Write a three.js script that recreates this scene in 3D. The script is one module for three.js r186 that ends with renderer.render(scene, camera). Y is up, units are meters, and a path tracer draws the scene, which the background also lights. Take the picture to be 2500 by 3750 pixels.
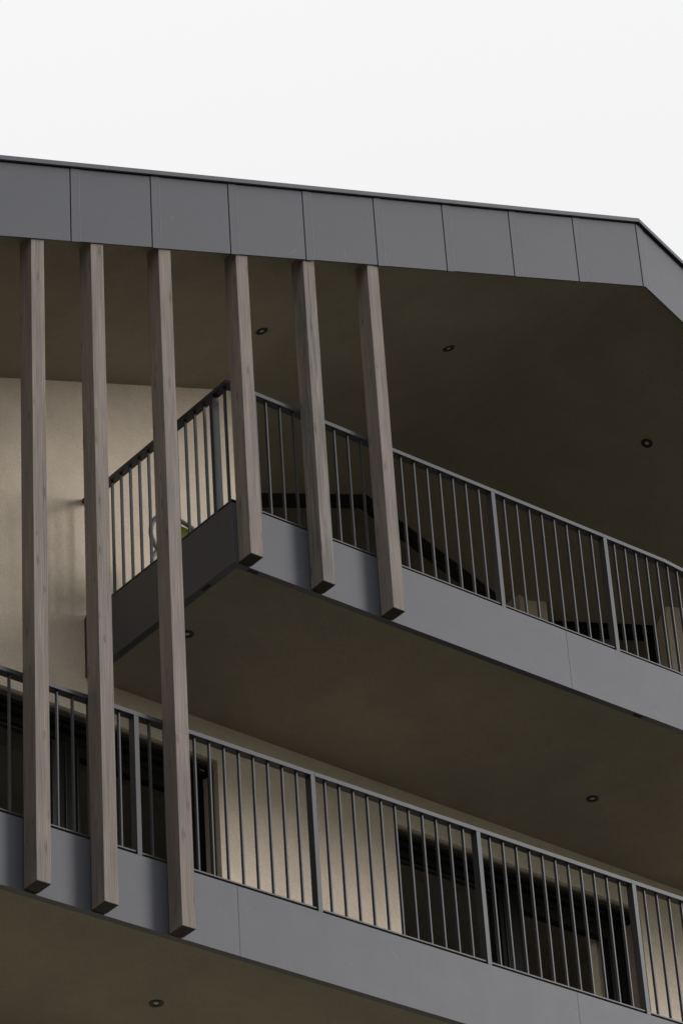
import * as THREE from 'three';
import { RoundedBoxGeometry } from 'three/addons/geometries/RoundedBoxGeometry.js';
import { mergeGeometries, toCreasedNormals } from 'three/addons/utils/BufferGeometryUtils.js';

// ---------------------------------------------------------------- camera, sky, sun, exposure
const scene = new THREE.Scene();
const camera = new THREE.PerspectiveCamera(16.76, 682 / 1024, 0.1, 2000);
camera.rotation.order = 'YXZ';
camera.rotation.set(0.59636, -0.70236, -0.06925);
camera.position.set(0, 1.6, 15.4);

const renderer = new THREE.WebGLRenderer({ antialias: true });
renderer.setSize(682, 1024);
renderer.toneMapping = THREE.LinearToneMapping;
renderer.toneMappingExposure = 1;
renderer.shadowMap.enabled = true;

// small seeded value noise, used for the sky and for all textures
function rng(seed) { let s = seed >>> 0; return () => { s = (s + 0x6D2B79F5) >>> 0; let t = s; t = Math.imul(t ^ (t >>> 15), t | 1); t ^= t + Math.imul(t ^ (t >>> 7), t | 61); return ((t ^ (t >>> 14)) >>> 0) / 4294967296; }; }
function tileNoise(n, seed) {             // periodic value noise with n x m cells
  const r = rng(seed), v = new Float32Array(n * n).map(() => r());
  return (x, y) => {
    const xi = Math.floor(x), yi = Math.floor(y), fx = x - xi, fy = y - yi, u = fx * fx * (3 - 2 * fx), w = fy * fy * (3 - 2 * fy);
    const g = (i, j) => v[(((j % n) + n) % n) * n + (((i % n) + n) % n)];
    return (g(xi, yi) * (1 - u) + g(xi + 1, yi) * u) * (1 - w) + (g(xi, yi + 1) * (1 - u) + g(xi + 1, yi + 1) * u) * w;
  };
}

// overcast sky: standard overcast luminance (zenith three times the horizon) with faint cloud mottling
{
  const w = 512, h = 256, d = new Float32Array(w * h * 4), n1 = tileNoise(8, 5), n2 = tileNoise(16, 9);
  for (let j = 0; j < h; j++) for (let i = 0; i < w; i++) {
    const el = (j + 0.5) / h * Math.PI - Math.PI / 2, s = Math.max(0, Math.sin(el));
    let L = 0.94 * (1 + 0.6 * s) / 1.4;
    const c = n1(i / w * 8, j / h * 8) * 0.65 + n2(i / w * 16, j / h * 16) * 0.35;
    L *= 0.97 + 0.06 * c;
    const k = (j * w + i) * 4; d[k] = L * 0.992; d[k + 1] = L * 0.992; d[k + 2] = L; d[k + 3] = 1;
  }
  const sky = new THREE.DataTexture(d, w, h, THREE.RGBAFormat, THREE.FloatType);
  sky.mapping = THREE.EquirectangularReflectionMapping;
  sky.magFilter = THREE.LinearFilter; sky.minFilter = THREE.LinearFilter; sky.needsUpdate = true;
  scene.background = sky; scene.environment = sky;
}
const sun = new THREE.DirectionalLight(new THREE.Color(1, 0.97, 0.94), 1.5);
{
  const az = THREE.MathUtils.degToRad(47), el = THREE.MathUtils.degToRad(20);
  sun.target.position.set(13, 14, 0);
  sun.position.set(13 + 40 * Math.sin(az) * Math.cos(el), 14 + 40 * Math.sin(el), 40 * Math.cos(az) * Math.cos(el));
  sun.castShadow = true; sun.shadow.radius = 40; sun.shadow.mapSize.set(2048, 2048);
  Object.assign(sun.shadow.camera, { left: -14, right: 14, top: 14, bottom: -14, near: 5, far: 90 });
  scene.add(sun, sun.target);
}

// ---------------------------------------------------------------- textures and materials
function tex(w, h, fn, colour) {          // fn(i, j) -> grey 0..1 or [r, g, b] in sRGB 0..1
  const d = new Uint8Array(w * h * 4);
  for (let j = 0; j < h; j++) for (let i = 0; i < w; i++) {
    const v = fn(i, j), k = (j * w + i) * 4, a = Array.isArray(v) ? v : [v, v, v];
    for (let c = 0; c < 3; c++) d[k + c] = Math.max(0, Math.min(255, Math.round(a[c] * 255)));
    d[k + 3] = 255;
  }
  const t = new THREE.DataTexture(d, w, h, THREE.RGBAFormat);
  t.wrapS = t.wrapT = THREE.RepeatWrapping; t.magFilter = THREE.LinearFilter; t.minFilter = THREE.LinearMipmapLinearFilter;
  t.generateMipmaps = true; t.anisotropy = 8;
  if (colour) t.colorSpace = THREE.SRGBColorSpace;
  t.needsUpdate = true; return t;
}
const sc = (t, x, y) => { t.repeat.set(x, y); return t; };

// rubbed render (plaster): 2 m tile
const plasterBump = (() => {
  const a = tileNoise(512, 11), b = tileNoise(256, 12), c = tileNoise(64, 13);
  return sc(tex(1024, 1024, (i, j) => 0.5 * a(i / 2, j / 2) + 0.35 * b(i / 4, j / 4) + 0.15 * c(i / 16, j / 16)), 1 / 2, 1 / 2);
})();
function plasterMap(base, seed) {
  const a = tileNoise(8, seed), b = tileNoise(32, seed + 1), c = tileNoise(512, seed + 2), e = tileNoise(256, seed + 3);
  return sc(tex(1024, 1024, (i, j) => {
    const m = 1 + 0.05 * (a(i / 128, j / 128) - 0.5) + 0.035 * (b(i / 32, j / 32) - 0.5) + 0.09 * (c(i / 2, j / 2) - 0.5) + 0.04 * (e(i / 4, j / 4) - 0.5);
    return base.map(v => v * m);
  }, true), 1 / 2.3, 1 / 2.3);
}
const M = {};
M.wall = new THREE.MeshStandardMaterial({ map: plasterMap([0.88, 0.82, 0.745], 20), bumpMap: plasterBump, bumpScale: 0.003, roughness: 0.95 });
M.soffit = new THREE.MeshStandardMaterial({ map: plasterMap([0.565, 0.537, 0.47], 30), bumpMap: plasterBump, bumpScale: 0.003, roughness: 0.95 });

// powder-coated sheet: faint handling marks and dust, two tones so that neighbours are not identical
function panelMap(base, seed) {
  const a = tileNoise(6, seed), b = tileNoise(40, seed + 1), c = tileNoise(256, seed + 2), r = rng(seed + 3);
  const W = 1024, marks = new Float32Array(W * W);
  for (let k = 0; k < 16; k++) {          // small pale scuffs and scratches
    let x = r() * W, y = r() * W; const len = 4 + r() * 26, an = r() * 6.28, s = 0.05 + r() * 0.13;
    for (let t = 0; t < len; t++) { const px = (x | 0) & (W - 1), py = (y | 0) & (W - 1); marks[py * W + px] += s; x += Math.cos(an); y += Math.sin(an); }
  }
  return sc(tex(W, W, (i, j) => {
    const m = 1 + 0.03 * (a(i / W * 6, j / W * 6) - 0.5) + 0.02 * (b(i / W * 40, j / W * 40) - 0.5) + 0.03 * (c(i / 4, j / 4) - 0.5);
    const k = marks[j * W + i];
    return base.map(v => v * m + k);
  }, true), 1 / 2.7, 1 / 2.7);
}
const panelRough = (() => { const a = tileNoise(16, 71), b = tileNoise(64, 72); return sc(tex(512, 512, (i, j) => 0.95 + 0.05 * (0.6 * a(i / 32, j / 32) + 0.4 * b(i / 8, j / 8))), 1 / 1.7, 1 / 1.7); })();
M.panel = [[0.298, 0.305, 0.334], [0.302, 0.309, 0.338], [0.294, 0.301, 0.330]].map((c, i) => new THREE.MeshPhysicalMaterial({ map: panelMap(c, 40 + i * 7), roughnessMap: panelRough, roughness: 0.5, ior: 1.46 }));
M.rail = new THREE.MeshPhysicalMaterial({ map: panelMap([0.222, 0.228, 0.245], 90), roughness: 0.45, ior: 1.46 });
M.worn = new THREE.MeshStandardMaterial({ color: new THREE.Color(0.19, 0.19, 0.2), roughness: 0.4 });
M.backing = new THREE.MeshStandardMaterial({ color: new THREE.Color(0.02, 0.02, 0.021), roughness: 0.8 });
M.frame = new THREE.MeshPhysicalMaterial({ color: new THREE.Color(0.010, 0.0095, 0.009), roughness: 0.7, specularIntensity: 0.25 });
M.frame2 = new THREE.MeshPhysicalMaterial({ color: new THREE.Color(0.022, 0.022, 0.022), roughness: 0.6, specularIntensity: 0.5 });
M.glass = new THREE.MeshPhysicalMaterial({ color: 0xffffff, transmission: 1, thickness: 0, roughness: 0.01, ior: 1.5 });
M.room = new THREE.MeshStandardMaterial({ map: plasterMap([0.60, 0.585, 0.555], 50), roughness: 0.95 });
M.floor = new THREE.MeshStandardMaterial({ color: new THREE.Color(0.06, 0.055, 0.05), roughness: 0.7 });
M.deck = new THREE.MeshStandardMaterial({ map: plasterMap([0.58, 0.57, 0.55], 55), roughness: 0.85 });
M.curtain = new THREE.MeshStandardMaterial({ color: new THREE.Color(0.72, 0.64, 0.5), roughness: 1, side: THREE.DoubleSide });
M.lamp = new THREE.MeshStandardMaterial({ color: new THREE.Color(0.012, 0.012, 0.012), roughness: 0.45 });
M.lens = new THREE.MeshStandardMaterial({ color: new THREE.Color(0.5, 0.5, 0.5), roughness: 0.3 });
M.grass = (() => { const a = tileNoise(64, 81), b = tileNoise(16, 82); return new THREE.MeshStandardMaterial({ map: sc(tex(512, 512, (i, j) => { const m = 0.8 + 0.3 * a(i / 8, j / 8) + 0.2 * b(i / 32, j / 32); return [0.245 * m, 0.246 * m, 0.195 * m]; }, true), 1 / 9, 1 / 9), roughness: 0.95 }); })();
M.paving = new THREE.MeshStandardMaterial({ map: plasterMap([0.33, 0.32, 0.31], 84), roughness: 0.9 });
M.tube = new THREE.MeshStandardMaterial({ color: new THREE.Color(0.3, 0.3, 0.31), roughness: 0.35 });
M.lime = new THREE.MeshStandardMaterial({ color: new THREE.Color(0.45, 0.47, 0.09), roughness: 0.7 });
M.sticker = new THREE.MeshStandardMaterial({ color: new THREE.Color(0.7, 0.7, 0.7), roughness: 0.6 });

// weathered softwood: long grain, grey-blue patches, knots with cracks; tile 0.4 m wide (across) x 6 m (along)
function woodMaps(seed, weather = 0.55) {
  const W = 256, H = 2048, r = rng(seed);
  const g1 = tileNoise(128, seed + 1), g2 = tileNoise(64, seed + 2), p = tileNoise(32, seed + 3), q = tileNoise(16, seed + 4), f = tileNoise(256, seed + 5);
  const knots = []; for (let k = 0; k < 34; k++) knots.push([r() * W, r() * H, 2.5 + r() * 3.5, 0.5 + r() * 0.5]);
  const cracks = new Float32Array(W * H);
  for (let k = 0; k < 60; k++) { let x = r() * W; const y0 = (r() * H) | 0, len = 12 + r() * 90, s = r() < 0.4 ? -0.10 : 0.22; for (let t = 0; t < len; t++) { x += (r() - 0.5) * 0.5; cracks[((y0 + t) % H) * W + (((x | 0) % W) + W) % W] = -s; } }
  const val = new Float32Array(W * H), kn = new Float32Array(W * H);
  for (const [kx, ky, kr] of knots) for (let dy = -40; dy <= 40; dy++) for (let dx = -24; dx <= 24; dx++) {
    const i = (((kx + dx) | 0) + W) % W, j = (((ky + dy) | 0) + H) % H, d = Math.hypot(dx / kr, dy / (kr * 1.9));
    kn[j * W + i] = Math.max(kn[j * W + i], d < 1 ? 0.75 : 0.75 * Math.exp(-(d - 1) * 2.2));
  }
  const wob = (i, j) => { const k = kn[j * W + i]; return i + 7 * k + 5 * (q(i / 64, j / 128) - 0.5); };
  const grain = (i, j) => { const x = wob(i, j); return 0.55 * g1(x / 2, j / 64) + 0.3 * g2(x / 4, j / 128) + 0.15 * f(i, j / 8); };
  const map = tex(W, H, (i, j) => {
    const g = grain(i, j) - 0.5, pa = p(i / 8, j / 64), grey = Math.max(0, pa - weather) * 1.5, k = kn[j * W + i], big = q(i / 32, j / 128) - 0.5;
    const v = 1 + 0.34 * g + 0.12 * big - 0.22 * k + cracks[j * W + i] - (weather < 0.5 ? 0.16 : 0.04) * grey;
    const c = [0.535, 0.493, 0.465], gc = [0.495, 0.495, 0.488];
    return c.map((b, n) => (b * (1 - Math.min(1, grey)) + gc[n] * Math.min(1, grey)) * v * (n === 0 ? 1 + 0.05 * k : 1));
  }, true);
  const bump = tex(W, H, (i, j) => grain(i, j) + Math.min(0, cracks[j * W + i]) * 1.5);
  sc(map, 1 / 0.4, 1 / 6); sc(bump, 1 / 0.4, 1 / 6);
  return new THREE.MeshStandardMaterial({ map, bumpMap: bump, bumpScale: 0.0022, roughness: 0.85 });
}
M.wood = [woodMaps(101), woodMaps(202), woodMaps(303), woodMaps(404, 0.3)];

// ---------------------------------------------------------------- helpers
const origin = new Map();                 // world origin of every group
const taken = new Map();
function numbered(n) { const k = taken.get(n) || 0; taken.set(n, k + 1); return k ? `${n}_${String(k).padStart(3, '0')}` : n; }
function thing(name, label, category, at, group) {
  const o = new THREE.Group(); o.name = numbered(name); o.position.set(...at); scene.add(o); origin.set(o, new THREE.Vector3(...at));
  o.userData = { label, category, kind: 'thing' }; if (group) o.userData.group = group; return o;
}
const boxUV = (g, ou = 0, ov = 0) => {    // uv in metres, projected along the main axis of each face
  const p = g.attributes.position, n = g.attributes.normal, uv = new Float32Array(p.count * 2);
  for (let i = 0; i < p.count; i++) {
    const ax = Math.abs(n.getX(i)), ay = Math.abs(n.getY(i)), az = Math.abs(n.getZ(i));
    const x = p.getX(i), y = p.getY(i), z = p.getZ(i);
    let u, v; if (az >= ax && az >= ay) { u = x; v = y; } else if (ax >= ay) { u = z + 0.17; v = y; } else { u = x; v = z; }
    uv[2 * i] = u + ou; uv[2 * i + 1] = v + ov;
  }
  g.setAttribute('uv', new THREE.BufferAttribute(uv, 2)); return g;
};
function mesh(name, geo, mat, parent, at) {   // geo in world coordinates, or round `at`
  const m = new THREE.Mesh(geo, mat); m.name = name; m.castShadow = m.receiveShadow = true;
  const o = origin.get(parent) || new THREE.Vector3();
  if (at) m.position.set(at[0] - o.x, at[1] - o.y, at[2] - o.z); else m.position.set(-o.x, -o.y, -o.z);
  origin.set(m, at ? new THREE.Vector3(...at) : new THREE.Vector3());
  parent.add(m); return m;
}
function box(x0, x1, y0, y1, z0, z1, r = 0) {
  const w = Math.abs(x1 - x0), h = Math.abs(y1 - y0), d = Math.abs(z1 - z0);
  const g = r ? new RoundedBoxGeometry(w, h, d, 1, Math.min(r, w / 2.2, h / 2.2, d / 2.2)) : new THREE.BoxGeometry(w, h, d).toNonIndexed();
  g.translate((x0 + x1) / 2, (y0 + y1) / 2, (z0 + z1) / 2); return boxUV(g);
}
function hex8(p) {                        // p: bottom a b c d (counter-clockwise from above), then top a b c d
  const F = [[0, 3, 2, 1], [4, 5, 6, 7], [0, 1, 5, 4], [1, 2, 6, 5], [2, 3, 7, 6], [3, 0, 4, 7]], v = [];
  for (const [a, b, c, d] of F) for (const i of [a, b, c, a, c, d]) v.push(...p[i]);
  const g = new THREE.BufferGeometry(); g.setAttribute('position', new THREE.Float32BufferAttribute(v, 3)); g.computeVertexNormals(); return boxUV(g);
}
// a plate between x0 and x1 whose bottom and top heights are functions of x, between depths z0 (back) and z1 (front), each a number or function of x
const fv = (f, x) => typeof f === 'function' ? f(x) : f;
function slab(x0, x1, yb, yt, z0, z1) {
  const P = (x, y, z) => [x, fv(y, x), fv(z, x)];
  return hex8([P(x0, yb, z1), P(x1, yb, z1), P(x1, yb, z0), P(x0, yb, z0), P(x0, yt, z1), P(x1, yt, z1), P(x1, yt, z0), P(x0, yt, z0)]);
}
function extrudePlan(pts, y0, y1) {       // a plan polygon [x, z] extruded from y0 to y1
  const s = new THREE.Shape(pts.map(([x, z]) => new THREE.Vector2(x, -z)));
  const g = new THREE.ExtrudeGeometry(s, { depth: y1 - y0, bevelEnabled: false }); g.rotateX(-Math.PI / 2); g.translate(0, y0, 0); return boxUV(g);
}

// ---------------------------------------------------------------- measured dimensions (metres)
const LFB = 11.533, LFT = 12.029, LRT = 13.072;      // lower balcony: fascia bottom, fascia top, rail top
const UFB = 14.523, UFT = 15.016, URT = 16.052;      // upper balcony
const XC = 12.059;                                   // left end of the upper balcony
const XP = 16.239, YP = 18.598, SL = 0.3656;         // gable peak (fascia bottom) and slope
const ZR = 0.158, ZB = 0.142;                        // roof fascia face, beam face (balcony fascia face is z = 0)
const BEND = 5.4 * Math.PI / 180, tb = Math.tan(BEND); // the front turns away beyond the peak
const FH = 0.643;                                    // roof fascia height
const XL = 4, XR = 24, ZBACK = -9;
const roofY = x => YP - SL * Math.abs(x - XP);
const frontZ = z => (x => x <= XP ? z : z - tb * (x - XP));
const wallM = new THREE.Matrix4().makeTranslation(12, 0, -1.765).multiply(new THREE.Matrix4().makeRotationY(Math.atan(0.02))).multiply(new THREE.Matrix4().makeTranslation(-12, 0, 0));
const W = g => boxUV(g.applyMatrix4(wallM));         // wall coordinates (x along, y up, z out of the wall face) to world

// ---------------------------------------------------------------- ground
{
  const g = new THREE.PlaneGeometry(900, 900); g.rotateX(-Math.PI / 2); boxUV(g);
  const m = mesh('ground', g, M.grass, scene); m.userData = { kind: 'structure', label: 'meadow ground reaching the horizon', category: 'ground' };
  const p = extrudePlan([[-4, 4.2], [30, 4.2], [30, 8.5], [-4, 8.5]], -0.1, 0.02);
  const f = mesh('footpath', p, M.paving, scene); f.userData = { kind: 'structure', label: 'paved footpath in front of the apartment building', category: 'footpath' };
}

// ---------------------------------------------------------------- apartment building
const bld = thing('apartment_building', 'beige rendered apartment building with dark grey gable roof edge and two balconies', 'building', [13, 0, -1.7]);

// walls: a rendered skin with real openings (the glazed doors of the storey between the balconies)
const LINT = 14.222, LF = 11.95, UF = 14.93;          // lintel, floor levels
{
  const T = 0.17, XW = 13.6;                          // depth of reveals, corner of the upper loggia
  const pieces = [
    box(XL, 23, -0.1, LF, -0.32, 0),                  // below
    box(XL, 9.3, LF, LINT, -0.32, 0), box(13.22, 14.893, LF, LINT, -0.32, 0), box(17.388, 23, LF, LINT, -0.32, 0),
    box(XL, 23, LINT, UF - 0.02, -0.32, 0),           // lintel band
    slab(XL, XW, UF - 0.02, x => roofY(x) + 0.12, -0.32, 0),   // upper wall beside the loggia
  ].map(W);
  mesh('wall', mergeGeometries(pieces), M.wall, bld);
  // the return of the loggia, and back and end walls that close the body
  mesh('loggia_side_wall', hex8([[XW - 0.3, UF, -2.08], [XW, UF, -2.08], [XW, UF, -3.7], [XW - 0.3, UF, -3.7], [XW - 0.3, roofY(XW - 0.3) + 0.12, -2.08], [XW, roofY(XW) + 0.12, -2.08], [XW, roofY(XW) + 0.12, -3.7], [XW - 0.3, roofY(XW - 0.3) + 0.12, -3.7]]), M.wall, bld);
  mesh('back_wall', mergeGeometries([slab(XL, XP, -0.1, x => roofY(x) + 0.12, -8.4, -8.1), slab(XP, 23, -0.1, x => roofY(x) + 0.12, -8.4, -8.1)]), M.wall, bld);
  mesh('end_wall', slab(XL, XL + 0.3, -0.1, x => roofY(x) + 0.12, -8.1, -1.79), M.wall, bld);
  mesh('end_wall', slab(22.7, 23, -0.1, x => roofY(x) + 0.12, -8.1, -2.4), M.wall, bld);
}
// intermediate floors, partitions and ceilings of the rooms
{
  mesh('storey_floor', box(XL + 0.3, 22.7, LF - 0.25, LF, -8.1, -2.4), M.floor, bld);
  mesh('storey_floor', box(XL + 0.3, 22.7, UF - 0.28, UF, -8.1, -2.4), M.floor, bld);
  mesh('room_ceiling', box(XL + 0.3, 22.7, 14.3, 14.6, -8.1, -2.55), M.room, bld);
  mesh('room_partition', box(13.9, 14.1, LF, 14.3, -8.1, -2.1), M.room, bld);
  mesh('room_partition', box(17.75, 17.95, LF, 14.3, -8.1, -2.3), M.room, bld);
  mesh('room_partition', box(9.0, 9.2, LF, 14.3, -8.1, -2.05), M.room, bld);
  mesh('room_back_wall', box(9.2, 17.75, LF, 14.3, -6.3, -6.1), M.room, bld);
  mesh('room_back_wall', slab(13.6, XP, UF, x => roofY(x) + 0.12, -6.3, -6.1), M.room, bld);
  mesh('room_back_wall', slab(XP, 22, UF, x => roofY(x) + 0.12, -6.3, -6.1), M.room, bld);
}

// roof: body, sheet-metal fascia panels with seam strips, cap, and rendered soffit
{
  const yS = x => roofY(x) + 0.05, yT = x => roofY(x) + FH - 0.03;
  const roof = mesh('roof', mergeGeometries([
    slab(XL, XP, x => yS(x) + 0.03, yT, ZBACK, ZR - 0.035), slab(XP, XR, x => yS(x) + 0.03, yT, ZBACK, frontZ(ZR - 0.035))]), M.backing, bld);
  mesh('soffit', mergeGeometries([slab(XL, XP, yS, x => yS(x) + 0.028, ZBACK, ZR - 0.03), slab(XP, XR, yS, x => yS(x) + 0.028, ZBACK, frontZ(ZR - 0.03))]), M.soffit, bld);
  const joints = [7.88, 8.575, 9.27, 9.965, 10.658, 11.346, 12.038, 12.73, 13.417, 14.108, 14.806, 15.502, 16.216];
  const right = [16.216, 16.91, 17.60, 18.3, 19.0, 19.7];
  joints.unshift(4.4, 5.1, 5.79, 6.485, 7.18);
  let n = 0;
  const panel = (a, b) => {
    const z = frontZ(ZR), zb = frontZ(ZR - 0.012);
    const yb = x => roofY(x) + 0.001 * ((n * 37) % 5 - 2), yt = x => roofY(x) + FH - 0.004;
    const g = [];
    const cut = a < XP && b > XP ? [a, XP, b] : [a, b];
    for (let i = 0; i + 1 < cut.length; i++) g.push(slab(cut[i] + (i ? 0 : 0.003), cut[i + 1] - (i + 2 < cut.length ? 0 : 0.003), yb, yt, zb, z));
    const m = mesh('fascia_panel', g.length > 1 ? mergeGeometries(g) : g[0], M.panel[(n * 7 + (n >> 2)) % 3], roof);
    // the folded seam strip beside each joint lies 4 mm proud
    const z3 = frontZ(ZR + 0.004), w = 0.072, c2 = a + w, cc = a < XP && c2 > XP ? [a + 0.004, XP, c2] : [a + 0.004, c2], gs = [];
    for (let i = 0; i + 1 < cc.length; i++) gs.push(slab(cc[i], cc[i + 1], x => roofY(x) - 0.006, x => roofY(x) + FH - 0.004, frontZ(ZR + 0.0005), z3));
    mesh('seam_strip', gs.length > 1 ? mergeGeometries(gs) : gs[0], M.panel[n % 3], roof);
    mesh('seam_edge', slab(c2 + 0.0002, c2 + 0.0034, x => roofY(x) - 0.004, x => roofY(x) + FH - 0.006, frontZ(ZR + 0.0005), frontZ(ZR + 0.0052)), M.worn, roof);
    n++;
  };
  for (let i = 0; i + 1 < joints.length; i++) panel(joints[i], joints[i + 1]);
  for (let i = 0; i + 1 < right.length; i++) panel(right[i], right[i + 1]);
  // cap flashing in lengths, with its drip edge in front of the panels
  const caps = [4.4, 6.1, 8.1, 10.06, 12.05, 14.06, XP, 18.2, 20.2];
  for (let i = 0; i + 1 < caps.length; i++) {
    const a = caps[i] + 0.0015, b = caps[i + 1] - 0.0015, k = x => roofY(x) + FH;
    const g = mergeGeometries([slab(a, b, k, x => k(x) + 0.036, frontZ(ZR + 0.012), frontZ(ZR + 0.03)), slab(a, b, x => k(x) + 0.02, x => k(x) + 0.036, -2, frontZ(ZR + 0.012))]);
    mesh('cap_flashing', g, M.panel[i % 3], roof);
  }
}

// balconies: slab with rendered underside, facing panels, folded edge under the panels
function makeBalcony(name, label, fb, ft, x0, joints, leftEnd) {
  const isU = leftEnd !== null;
  const b = new THREE.Group(); b.name = name; bld.add(b); b.position.set(0, 0, 0); origin.set(b, origin.get(bld)); b.userData.label = label;
  const z0 = -2.06, xs = isU ? x0 + 0.014 : x0, x1 = 21.5;
  const zf = frontZ(-0.045), gs = [];
  gs.push(slab(xs + (isU ? 0.03 : 0), XP, fb + 0.008, ft - 0.085, z0, zf), slab(XP, x1, fb + 0.008, ft - 0.085, z0, zf));
  if (isU) gs.length = 0, gs.push(slab(xs + 0.035, XP, fb + 0.008, ft - 0.085, x => -1.767 - 0.02 * (x - 12), zf), slab(XP, x1, fb + 0.008, ft - 0.085, x => -1.767 - 0.02 * (x - 12), zf));
  else gs.length = 0, gs.push(slab(xs, XP, fb + 0.008, ft - 0.085, x => -1.767 - 0.02 * (x - 12), zf), slab(XP, x1, fb + 0.008, ft - 0.085, x => -1.767 - 0.02 * (x - 12), zf));
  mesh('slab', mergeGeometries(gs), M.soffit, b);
  mesh('deck', mergeGeometries([slab(xs + 0.06, XP, ft - 0.083, ft - 0.06, x => -1.770 - 0.02 * (x - 12), -0.07), slab(XP, x1, ft - 0.083, ft - 0.06, x => -1.770 - 0.02 * (x - 12), frontZ(-0.07))]), M.deck, b);
  for (let i = 0; i + 1 < joints.length; i++) {
    const a = joints[i] + 0.0015, c = joints[i + 1] - 0.0015, cut = a < XP && c > XP ? [a, XP, c] : [a, c], g = [], e = [];
    for (let k = 0; k + 1 < cut.length; k++) {
      g.push(slab(cut[k], cut[k + 1], fb, ft, frontZ(-0.012), frontZ(0)));
      e.push(slab(cut[k], cut[k + 1], fb + 0.002, fb + 0.010, frontZ(-0.055), frontZ(-0.0125)));
    }
    mesh('facing_panel', g.length > 1 ? mergeGeometries(g) : g[0], M.panel[(i + (isU ? 1 : 0)) % 3], b);
    mesh('edge_return', e.length > 1 ? mergeGeometries(e) : e[0], M.panel[i % 3], b);
  }
  // dark strip behind the joints
  mesh('joint_backing', mergeGeometries([slab(xs + 0.02, XP, fb + 0.03, ft - 0.02, frontZ(-0.03), frontZ(-0.0135)), slab(XP, x1, fb + 0.03, ft - 0.02, frontZ(-0.03), frontZ(-0.0135))]), M.backing, b);
  if (isU) {
    const p = mesh('end_panel', box(x0, x0 + 0.012, fb, ft, -1.763, -0.0005, 0.002), M.panel[0], b); p.userData.label = 'dark grey panel closing the end of the upper balcony';
    mesh('edge_return', box(x0 + 0.0125, x0 + 0.06, fb + 0.002, fb + 0.010, -1.763, -0.058), M.panel[1], b);
    mesh('corner_trim', box(x0 - 0.001, x0 + 0.003, fb, ft, -0.004, 0.0025, 0.001), M.panel[2], b);
    for (const z of [-0.36]) mesh('drain_slot', box(x0 + 0.02, x0 + 0.045, fb - 0.001, fb + 0.004, z - 0.04, z + 0.04), M.backing, b);
    for (const x of [12.24, 15.75]) mesh('drain_slot', box(x - 0.04, x + 0.04, fb - 0.001, fb + 0.004, -0.045, -0.022), M.backing, b);
  }
  return b;
}
makeBalcony('balcony', 'upper balcony with its open end over the timber beams', UFB, UFT, XC, [XC + 0.0125, 15.089, 17.95, 20.8], 1);
makeBalcony('balcony', 'lower balcony running past the left edge of the picture', LFB, LFT, 6.3, [6.3, 9.1, 11.959, 14.817, 17.67, 20.5], null);

makeBalcony('balcony', 'balcony of the storey underneath, below the picture', LFB - 2.99, LFT - 2.99, 6.3, [6.3, 9.1, 11.959, 14.817, 17.67, 20.5], null);

// windows: glazed sliding doors set back in their reveals
function slidingDoor(xa, xb, xm0, xm1, label) {
  const g = new THREE.Group(); g.name = 'window'; bld.add(g); origin.set(g, origin.get(bld)); g.userData.label = label;
  const zf = -0.17, B = (...a) => W(box(...a));
  const top = 14.207;
  mesh('blind_box', mergeGeometries([B(xa + 0.004, xb - 0.004, top - 0.07, top + 0.012, -0.15, -0.11), B(xa + 0.004, xb - 0.004, top - 0.006, top + 0.012, -0.315, -0.151)]), M.frame, g);
  mesh('blind_rail', B(xa + 0.02, xb - 0.02, top - 0.035, top - 0.012, -0.085, -0.035, 0.003), M.frame2, g);
  mesh('blind_guide', B(xb - 0.034, xb - 0.006, LF, top - 0.04, -0.08, -0.05, 0.002), M.frame, g);
  mesh('blind_guide', B(xa + 0.006, xa + 0.034, LF, top - 0.04, -0.08, -0.05, 0.002), M.frame, g);
  // outer frame
  mesh('frame', mergeGeometries([B(xa + 0.003, xb - 0.003, top - 0.13, top - 0.007, -0.26, zf - 0.002), B(xa + 0.003, xa + 0.07, LF, top - 0.131, -0.26, zf), B(xb - 0.12, xb - 0.003, LF, top - 0.131, -0.26, zf), B(xa + 0.071, xb - 0.121, LF, LF + 0.07, -0.26, zf)]), M.frame, g);
  // fixed light on the left, sliding sash on the right
  const s1 = mesh('sash', mergeGeometries([B(xa + 0.071, xm0 + 0.05, top - 0.150, top - 0.132, -0.24, -0.2), B(xm0 + 0.003, xm0 + 0.05, LF + 0.071, top - 0.151, -0.24, -0.19), B(xa + 0.071, xa + 0.1, LF + 0.071, top - 0.151, -0.24, -0.2)]), M.frame2, g);
  mesh('pane', B(xa + 0.101, xm0 + 0.002, LF + 0.071, top - 0.151, -0.226, -0.218), M.glass, s1);
  const s2 = mesh('sash', mergeGeometries([
    B(xm0 + 0.055, xm1, LF + 0.071, top - 0.132, -0.25, -0.178), B(xb - 0.205, xb - 0.121, LF + 0.071, top - 0.132, -0.25, -0.178),
    B(xm1 + 0.0005, xb - 0.2055, top - 0.225, top - 0.132, -0.25, -0.18), B(xm1 + 0.0005, xb - 0.2055, LF + 0.071, LF + 0.15, -0.25, -0.18)]), M.frame, g);
  mesh('pane', B(xm1 + 0.001, xb - 0.206, LF + 0.151, top - 0.2255, -0.226, -0.218), M.glass, s2);
  mesh('sash_bead', B(xm0 + 0.10, xm0 + 0.108, LF + 0.08, top - 0.14, -0.1775, -0.168), M.frame2, s2);
  mesh('sash_bead', B(xm1 - 0.03, xm1 - 0.022, LF + 0.08, top - 0.14, -0.1775, -0.168), M.frame2, s2);
  mesh('handle', B(xm0 + 0.14, xm0 + 0.165, LF + 1.0, LF + 1.16, -0.1775, -0.13, 0.005), M.frame2, s2);
  return g;
}
const w1 = slidingDoor(9.3, 13.22, 11.90, 12.13, 'dark sliding glass door behind the timber beams');
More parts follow.
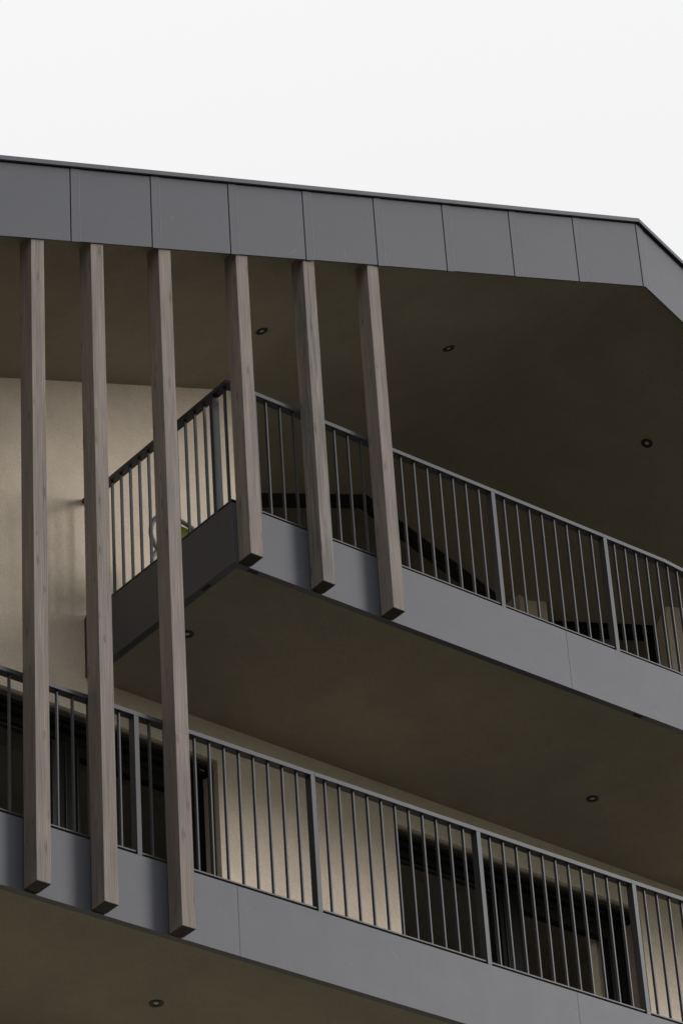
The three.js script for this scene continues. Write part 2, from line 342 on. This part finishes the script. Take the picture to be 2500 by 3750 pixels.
slidingDoor(14.893, 17.388, 15.99, 16.29, 'dark sliding glass door with a pale curtain behind it');
mesh('rating_label', W(box(13.14, 13.185, 14.17, 14.182, -0.109, -0.107)), M.sticker, w1);

// glazed gable of the loggia
{
  const zg = -3.44, xa = 13.6, xb = 17.72, yS = x => roofY(x) + 0.05;
  const g = new THREE.Group(); g.name = 'window'; bld.add(g); origin.set(g, origin.get(bld)); g.userData.label = 'glazed gable wall at the back of the upper balcony';
  const H = 0.09;
  const both = (yb, yt, za, zb) => mergeGeometries([slab(xa, XP, yb, yt, za, zb), slab(XP, xb, yb, yt, za, zb)]);
  mesh('frame', both(x => yS(x) - H, x => yS(x) + 0.01, zg - 0.1, zg), M.frame2, g);
  mesh('frame', both(UF, UF + 0.1, zg - 0.1, zg), M.frame, g);
  const ms = [xa, 15.66, 17.64];
  ms.forEach(x => mesh('mullion', slab(x, x + 0.08, UF + 0.1, x2 => yS(x2) - H, zg - 0.095, zg - 0.005), M.frame, g));
  for (let i = 0; i < 2; i++) {
    const a = ms[i] + 0.08, b = ms[i + 1], cut = a < XP && b > XP ? [a, XP, b] : [a, b], pg = [];
    for (let k = 0; k + 1 < cut.length; k++) pg.push(slab(cut[k], cut[k + 1], UF + 0.1, x => yS(x) - H, zg - 0.055, zg - 0.047));
    mesh('pane', pg.length > 1 ? mergeGeometries(pg) : pg[0], M.glass, g);
  }
}
// splayed end of the loggia: pier, narrow glazed door, wall
{
  const y1 = 18.4;
  mesh('pier', extrudePlan([[17.79, -3.6], [17.79, -3.29], [17.88, -3.29], [17.99, -3.167], [18.13, -3.32], [18.0, -3.7]], UF, y1), M.wall, bld);
  const A = [18.14, -3.33], B = [18.752, -2.612], L = Math.hypot(B[0] - A[0], B[1] - A[1]);
  const mt = new THREE.Matrix4().makeTranslation(A[0], 0, A[1]).multiply(new THREE.Matrix4().makeRotationY(-Math.atan2(B[1] - A[1], B[0] - A[0])));
  const D = g => boxUV(g.applyMatrix4(mt));
  const g = new THREE.Group(); g.name = 'window'; bld.add(g); origin.set(g, origin.get(bld)); g.userData.label = 'dark framed glass door in the splayed end of the upper balcony';
  const yS = d => roofY(A[0] + (B[0] - A[0]) * d / L) + 0.05;
  mesh('frame', D(mergeGeometries([slab(0, L, d => yS(d) - 0.11, d => yS(d) + 0.02, -0.1, 0), box(0, 0.07, UF, yS(0) - 0.11, -0.1, -0.002), box(L - 0.1, L, UF, yS(L) - 0.11, -0.1, -0.002), box(0.071, L - 0.101, UF, UF + 0.1, -0.1, -0.004)])), M.frame, g);
  mesh('frame_bead', D(slab(0.01, L - 0.01, d => yS(d) - 0.075, d => yS(d) - 0.066, 0.0005, 0.006)), M.frame2, g);
  mesh('pane', D(slab(0.071, L - 0.101, UF + 0.101, d => yS(d) - 0.111, -0.055, -0.047)), M.glass, g);
  mesh('splayed_wall', extrudePlan([[18.757, -2.62], [18.654, -2.384], [19.4, -1.52], [19.75, -1.95], [19.0, -2.85]], UF, y1), M.wall, bld);
}

// ---------------------------------------------------------------- railings
const shared = {
  post: boxUV(new RoundedBoxGeometry(0.037, 1, 0.06, 1, 0.002)), baluster: null,
};
function makeRailing(label, ft, rt, o) {
  const t = thing('balcony_railing', label, 'railing', [o.at[0], ft, 0], 'balcony railings');
  const bot = ft + 0.022, hp = rt - 0.030 - ft, hb = rt - 0.030 - bot - 0.010;
  const pg = boxUV(new RoundedBoxGeometry(0.037, hp, 0.06, 1, 0.002)), bg = boxUV(new RoundedBoxGeometry(0.0125, hb, 0.022, 1, 0.002));
  const zAt = x => x <= XP - 0.03 ? 0 : -tb * (x - XP + 0.03);
  const post = x => { const m = mesh('post', pg, M.rail, t, [x + 0.0185, ft + hp / 2, zAt(x) - 0.0295]); if (x > XP) m.rotation.y = BEND; };
  const bal = x => { const m = mesh('baluster', bg, M.rail, t, [x, bot + 0.010 + hb / 2, zAt(x) - 0.0295]); if (x > XP) m.rotation.y = BEND; };
  o.posts.forEach(post); o.bals.forEach(bal);
  const X2 = XP - 0.03, zf = d => (x => x <= X2 ? d : d - tb * (x - X2));
  o.rails.forEach(([a, b]) => {
    const cut = a < X2 && b > X2 ? [a, X2, b] : [a, b], g = [];
    for (let k = 0; k + 1 < cut.length; k++) g.push(slab(cut[k], cut[k + 1], rt - 0.030, rt, zf(-0.062), zf(0.001)));
    mesh('top_rail', g.length > 1 ? mergeGeometries(g) : g[0], M.rail, t);
  });
  o.bottoms.forEach(([a, b]) => {
    const cut = a < X2 && b > X2 ? [a, X2, b] : [a, b], g = [];
    for (let k = 0; k + 1 < cut.length; k++) g.push(slab(cut[k], cut[k + 1], bot, bot + 0.010, zf(-0.05), zf(-0.009)));
    mesh('bottom_rail', g.length > 1 ? mergeGeometries(g) : g[0], M.rail, t);
  });
  return t;
}
function bays(posts, gaps) {
  const bals = [], bottoms = [];
  for (let i = 0; i + 1 < posts.length; i++) {
    const a = posts[i] + 0.0185, b = posts[i + 1] + 0.0185, n = gaps[i];
    for (let k = 1; k < n; k++) bals.push(a + (b - a) * k / n);
    bottoms.push([posts[i] + 0.0372, posts[i + 1] - 0.0002]);
  }
  return { bals, bottoms };
}
{
  const posts = [8.348, 9.770, 11.191, 12.61, 14.032, 15.458, 16.88, 18.3];
  const b = bays(posts, posts.slice(1).map(() => 12));
  makeRailing('dark grey railing along the lower balcony, three timber beams crossing its left part', LFT, LRT, { at: [13], posts, ...b, rails: [[8.3, 9.786], [9.789, 12.645], [12.648, 15.457], [15.459, 18.35]] });
}
{
  const posts = [12.286, 13.383, 14.481, 15.585, 16.90, 18.3];
  const b = bays(posts, [9, 9, 9, 12, 12]);
  b.bals.push(12.183); b.bottoms.unshift([XC + 0.02, 12.2858]);
  const t = makeRailing('dark grey railing round the upper balcony, turning its open left end back to the wall', UFT, URT, { at: [14], posts, ...b, rails: [[XC + 0.0635, 15.583], [15.585, 18.4]] });
  // the end that runs back to the wall
  const bot = UFT + 0.022, hp = URT - 0.03 - UFT, hb = URT - 0.03 - bot - 0.010;
  mesh('top_rail', box(XC, XC + 0.062, URT - 0.03, URT, -1.763, 0.001), M.rail, t);
  mesh('bottom_rail', box(XC + 0.012, XC + 0.05, bot, bot + 0.010, -1.763, -0.006), M.rail, t);
  const pg = boxUV(new RoundedBoxGeometry(0.06, hp, 0.037, 1, 0.002)), bg = boxUV(new RoundedBoxGeometry(0.022, hb, 0.0125, 1, 0.002));
  mesh('post', pg, M.rail, t, [XC + 0.0305, UFT + hp / 2, -0.182]);
  for (let k = 1; k < 11; k++) mesh('baluster', bg, M.rail, t, [XC + 0.0295, bot + 0.010 + hb / 2, -0.182 - 0.1126 * k]);
  for (const z of [-0.055, -1.4206, -1.533, -1.645]) mesh('baluster', bg, M.rail, t, [XC + 0.0295, bot + 0.010 + hb / 2, z]);
}

// ---------------------------------------------------------------- timber beams hanging from the eaves
M.endGrain = new THREE.MeshStandardMaterial({ color: new THREE.Color(0.05, 0.042, 0.035), roughness: 0.95 });
const endGrain = boxUV(new RoundedBoxGeometry(0.1, 0.004, 0.131, 1, 0.001));
[
  [10.340, 11.545, 'weathered timber beam farthest left, foot on the lower balcony'],
  [10.832, 11.542, 'weathered timber beam, middle of the three long ones reaching the lower balcony'],
  [11.410, 11.537, 'weathered timber beam with knots, long one in front of the lime garden chair'],
  [12.094, 14.531, 'weathered timber beam at the corner of the upper balcony, shortest of the six'],
  [12.712, 14.530, 'bluish grey streaked timber beam, middle of the three short ones on the upper balcony'],
  [13.324, 14.527, 'weathered timber beam farthest right, foot on the upper balcony facing panel'],
].forEach(([x, y0, label], i) => {
  const top = roofY(x + 0.106) + 0.075, h = top - y0, at = [x + 0.053, y0, 0.0735];
  const g = new RoundedBoxGeometry(0.106, h, 0.137, 2, 0.0035); g.translate(0, h / 2, 0); boxUV(g, 0.053 + i * 0.137, i * 2.31);
  const m = mesh(numbered('timber_beam'), g, M.wood[[0, 1, 2, 1, 3, 0][i]], scene, at);
  const eg = new THREE.Mesh(endGrain, M.endGrain); eg.name = 'end_grain'; eg.castShadow = eg.receiveShadow = true; m.add(eg);
  m.userData = { label, category: 'timber beam', kind: 'thing', group: 'timber beams hanging from the roof edge' };
});

// ---------------------------------------------------------------- recessed downlights (off)
{
  const ring = new THREE.LatheGeometry([[0.019, 0.012], [0.021, -0.004], [0.028, -0.008], [0.047, -0.007], [0.049, 0.0], [0.049, 0.006]].map(([r, y]) => new THREE.Vector2(r, y)), 28);
  const lens = new THREE.LatheGeometry([[0.0001, -0.004], [0.009, -0.0045], [0.016, -0.003], [0.0195, 0.006]].map(([r, y]) => new THREE.Vector2(r, y)), 24);
  const up = new THREE.Vector3(0, 1, 0);
  [
    [13.143, -0.912, 'L', 'small black downlight in the roof soffit between the fourth and fifth timber beam'],
    [15.124, -1.008, 'L', 'small black downlight in the roof soffit to the right of the sixth timber beam'],
    [17.351, -1.104, 'L', 'small black downlight in the sloping soffit beyond the gable peak'],
    [12.334, -0.918, UFB + 0.008, 'small black downlight under the upper balcony, half hidden by the third timber beam'],
    [16.292, -1.143, UFB + 0.008, 'small black downlight under the upper balcony near the right edge'],
    [11.899, -0.819, LFB + 0.008, 'small black downlight under the lower balcony'],
  ].forEach(([x, z, y, label]) => {
    const sl = y === 'L', yy = sl ? roofY(x) + 0.05 : y;
    const t = thing('downlight', label, 'downlight', [x, yy, z], 'recessed downlights in the soffits');
    if (sl) t.rotation.z = x < XP ? Math.atan(SL) : -Math.atan(SL);
    const a = new THREE.Mesh(ring, M.lamp), b = new THREE.Mesh(lens, M.lens); a.name = 'ring'; b.name = 'lens';
    for (const m of [a, b]) { m.castShadow = m.receiveShadow = true; t.add(m); }
  });
}

// ---------------------------------------------------------------- curtain behind the right-hand door, chair on the upper balcony
{
  const pts = [], n = 60, cx0 = 17.08, cx1 = 17.36;
  const g = new THREE.PlaneGeometry(cx1 - cx0, 2.1, n, 1), p = g.attributes.position;
  for (let i = 0; i < p.count; i++) { const x = p.getX(i); p.setZ(i, 0.018 * Math.sin(x * 75) + 0.006 * Math.sin(x * 31 + 1)); }
  g.computeVertexNormals(); g.translate((cx0 + cx1) / 2, LF + 1.09, -0.30); W(g);
  const m = mesh('curtain', g, M.curtain, scene); m.userData = { label: 'pale beige curtain gathered behind the glass door of the lower balcony', category: 'curtain', kind: 'thing' };
}
{
  const c = thing('garden_chair', 'lime and grey tubular garden chair on the upper balcony behind the railing', 'chair', [12.40 + 0.6 * 0.21, UFT - 0.06, -1.12 - 0.8 * 0.21]);
  c.rotation.y = -36.86 * Math.PI / 180;
  const tube = (pts, r) => new THREE.TubeGeometry(new THREE.CatmullRomCurve3(pts.map(a => new THREE.Vector3(...a))), 48, r, 10, false);
  const b = (n, g, m) => { const o = new THREE.Mesh(g, m); o.name = n; o.castShadow = o.receiveShadow = true; c.add(o); };
  for (const z of [-0.21, 0.21])
    b('side_frame', tube([[0.26, 0, z], [0.25, 0.22, z], [0.215, 0.44, z], [0.1485, 0.577, z], [0.065, 0.652, z], [-0.027, 0.72, z], [-0.095, 0.716, z], [-0.136, 0.682, z], [-0.164, 0.5745, z], [-0.134, 0.46, z], [-0.08, 0.33, z], [-0.12, 0.15, z], [-0.18, 0, z]], 0.017), M.tube);
  const pad = (n, pts) => { const g = new THREE.ExtrudeGeometry(new THREE.Shape(pts.map(([x, y]) => new THREE.Vector2(x, y))), { depth: 0.36, bevelEnabled: true, bevelSize: 0.008, bevelThickness: 0.008, bevelSegments: 2 }); g.translate(0, 0, -0.18); b(n, g, M.lime); };
  pad('seat_cushion', [[-0.11, 0.36], [0.10, 0.33], [0.10, 0.38], [-0.11, 0.42]]);
  pad('back_cushion', [[0.04, 0.39], [0.17, 0.39], [0.16, 0.535], [0.09, 0.61], [0.055, 0.63], [0.045, 0.60]]);
  b('crossbar', tube([[-0.115, 0.44, -0.21], [-0.115, 0.44, 0], [-0.115, 0.44, 0.21]], 0.012), M.tube);
  b('crossbar', tube([[0.13, 0.585, -0.21], [0.13, 0.585, 0], [0.13, 0.585, 0.21]], 0.012), M.tube);
}

// ---------------------------------------------------------------- tall spruces that stand left of the view and shade the building from that side
{
  M.bark = new THREE.MeshStandardMaterial({ color: new THREE.Color(0.09, 0.065, 0.05), roughness: 0.95 });
  M.needles = [[0.030, 0.045, 0.024], [0.036, 0.052, 0.028]].map(c => new THREE.MeshStandardMaterial({ color: new THREE.Color(...c), roughness: 0.9, side: THREE.DoubleSide }));
  const r = rng(77), HT = 27, pos = [];
  for (let k = 0; k < 5200; k++) {
    const t = Math.pow(r(), 0.62), y = HT - 0.3 - t * (HT - 3.2), R = 0.25 + t * 3.9 * (0.82 + 0.3 * r()), a = r() * Math.PI * 2, ca = Math.cos(a), sa = Math.sin(a);
    const w = 0.2 + 0.36 * t, droop = R * (0.28 + 0.2 * r()), r0 = R * (0.1 + 0.35 * r()), tx = -sa, tz = ca, rm = (r0 + R) / 2, tw = (r() - 0.5) * 0.5;
    const A = [ca * r0, y, sa * r0], B = [ca * rm + tx * w, y - droop * 0.35 - w * tw, sa * rm + tz * w], C = [ca * rm - tx * w, y - droop * 0.35 + w * tw, sa * rm - tz * w], D = [ca * R, y - droop, sa * R];
    const E = [ca * rm, y - droop * 0.3 - w * 1.5, sa * rm];
    pos.push(...A, ...B, ...D, ...A, ...D, ...C, ...A, ...E, ...D);
  }
  const crown = new THREE.BufferGeometry(); crown.setAttribute('position', new THREE.Float32BufferAttribute(pos, 3)); crown.computeVertexNormals(); boxUV(crown);
  const trunk = new THREE.CylinderGeometry(0.03, 0.34, HT - 0.2, 12); trunk.translate(0, (HT - 0.2) / 2, 0);
  [[1.4, 2.6, 0, 1, 'tall dark spruce outside the left edge, closest to the building'], [-0.6, 6.0, 1.3, 0.95, 'tall dark spruce outside the left edge, second from the building'],
   [-3.2, 9.6, 2.2, 1.05, 'tall dark spruce outside the left edge, third from the building'], [-5.0, 13.4, 3.7, 0.98, 'tall dark spruce outside the left edge, fourth from the building'],
   [-6.4, 17.6, 5.1, 1.02, 'tall dark spruce outside the left edge, farthest from the building'], [-4.0, 2.2, 4.4, 1.1, 'tall dark spruce outside the left edge, behind the row of the others']].forEach(([x, z, a, k, label], i) => {
    const t = thing('spruce_tree', label, 'tree', [x, 0, z], 'spruces left of the building');
    t.rotation.y = a; t.scale.setScalar(k);
    for (const [n, g, m] of [['trunk', trunk, M.bark], ['crown', crown, M.needles[i % 2]]]) { const o = new THREE.Mesh(g, m); o.name = n; o.castShadow = o.receiveShadow = true; t.add(o); }
  });
}

renderer.render(scene, camera);
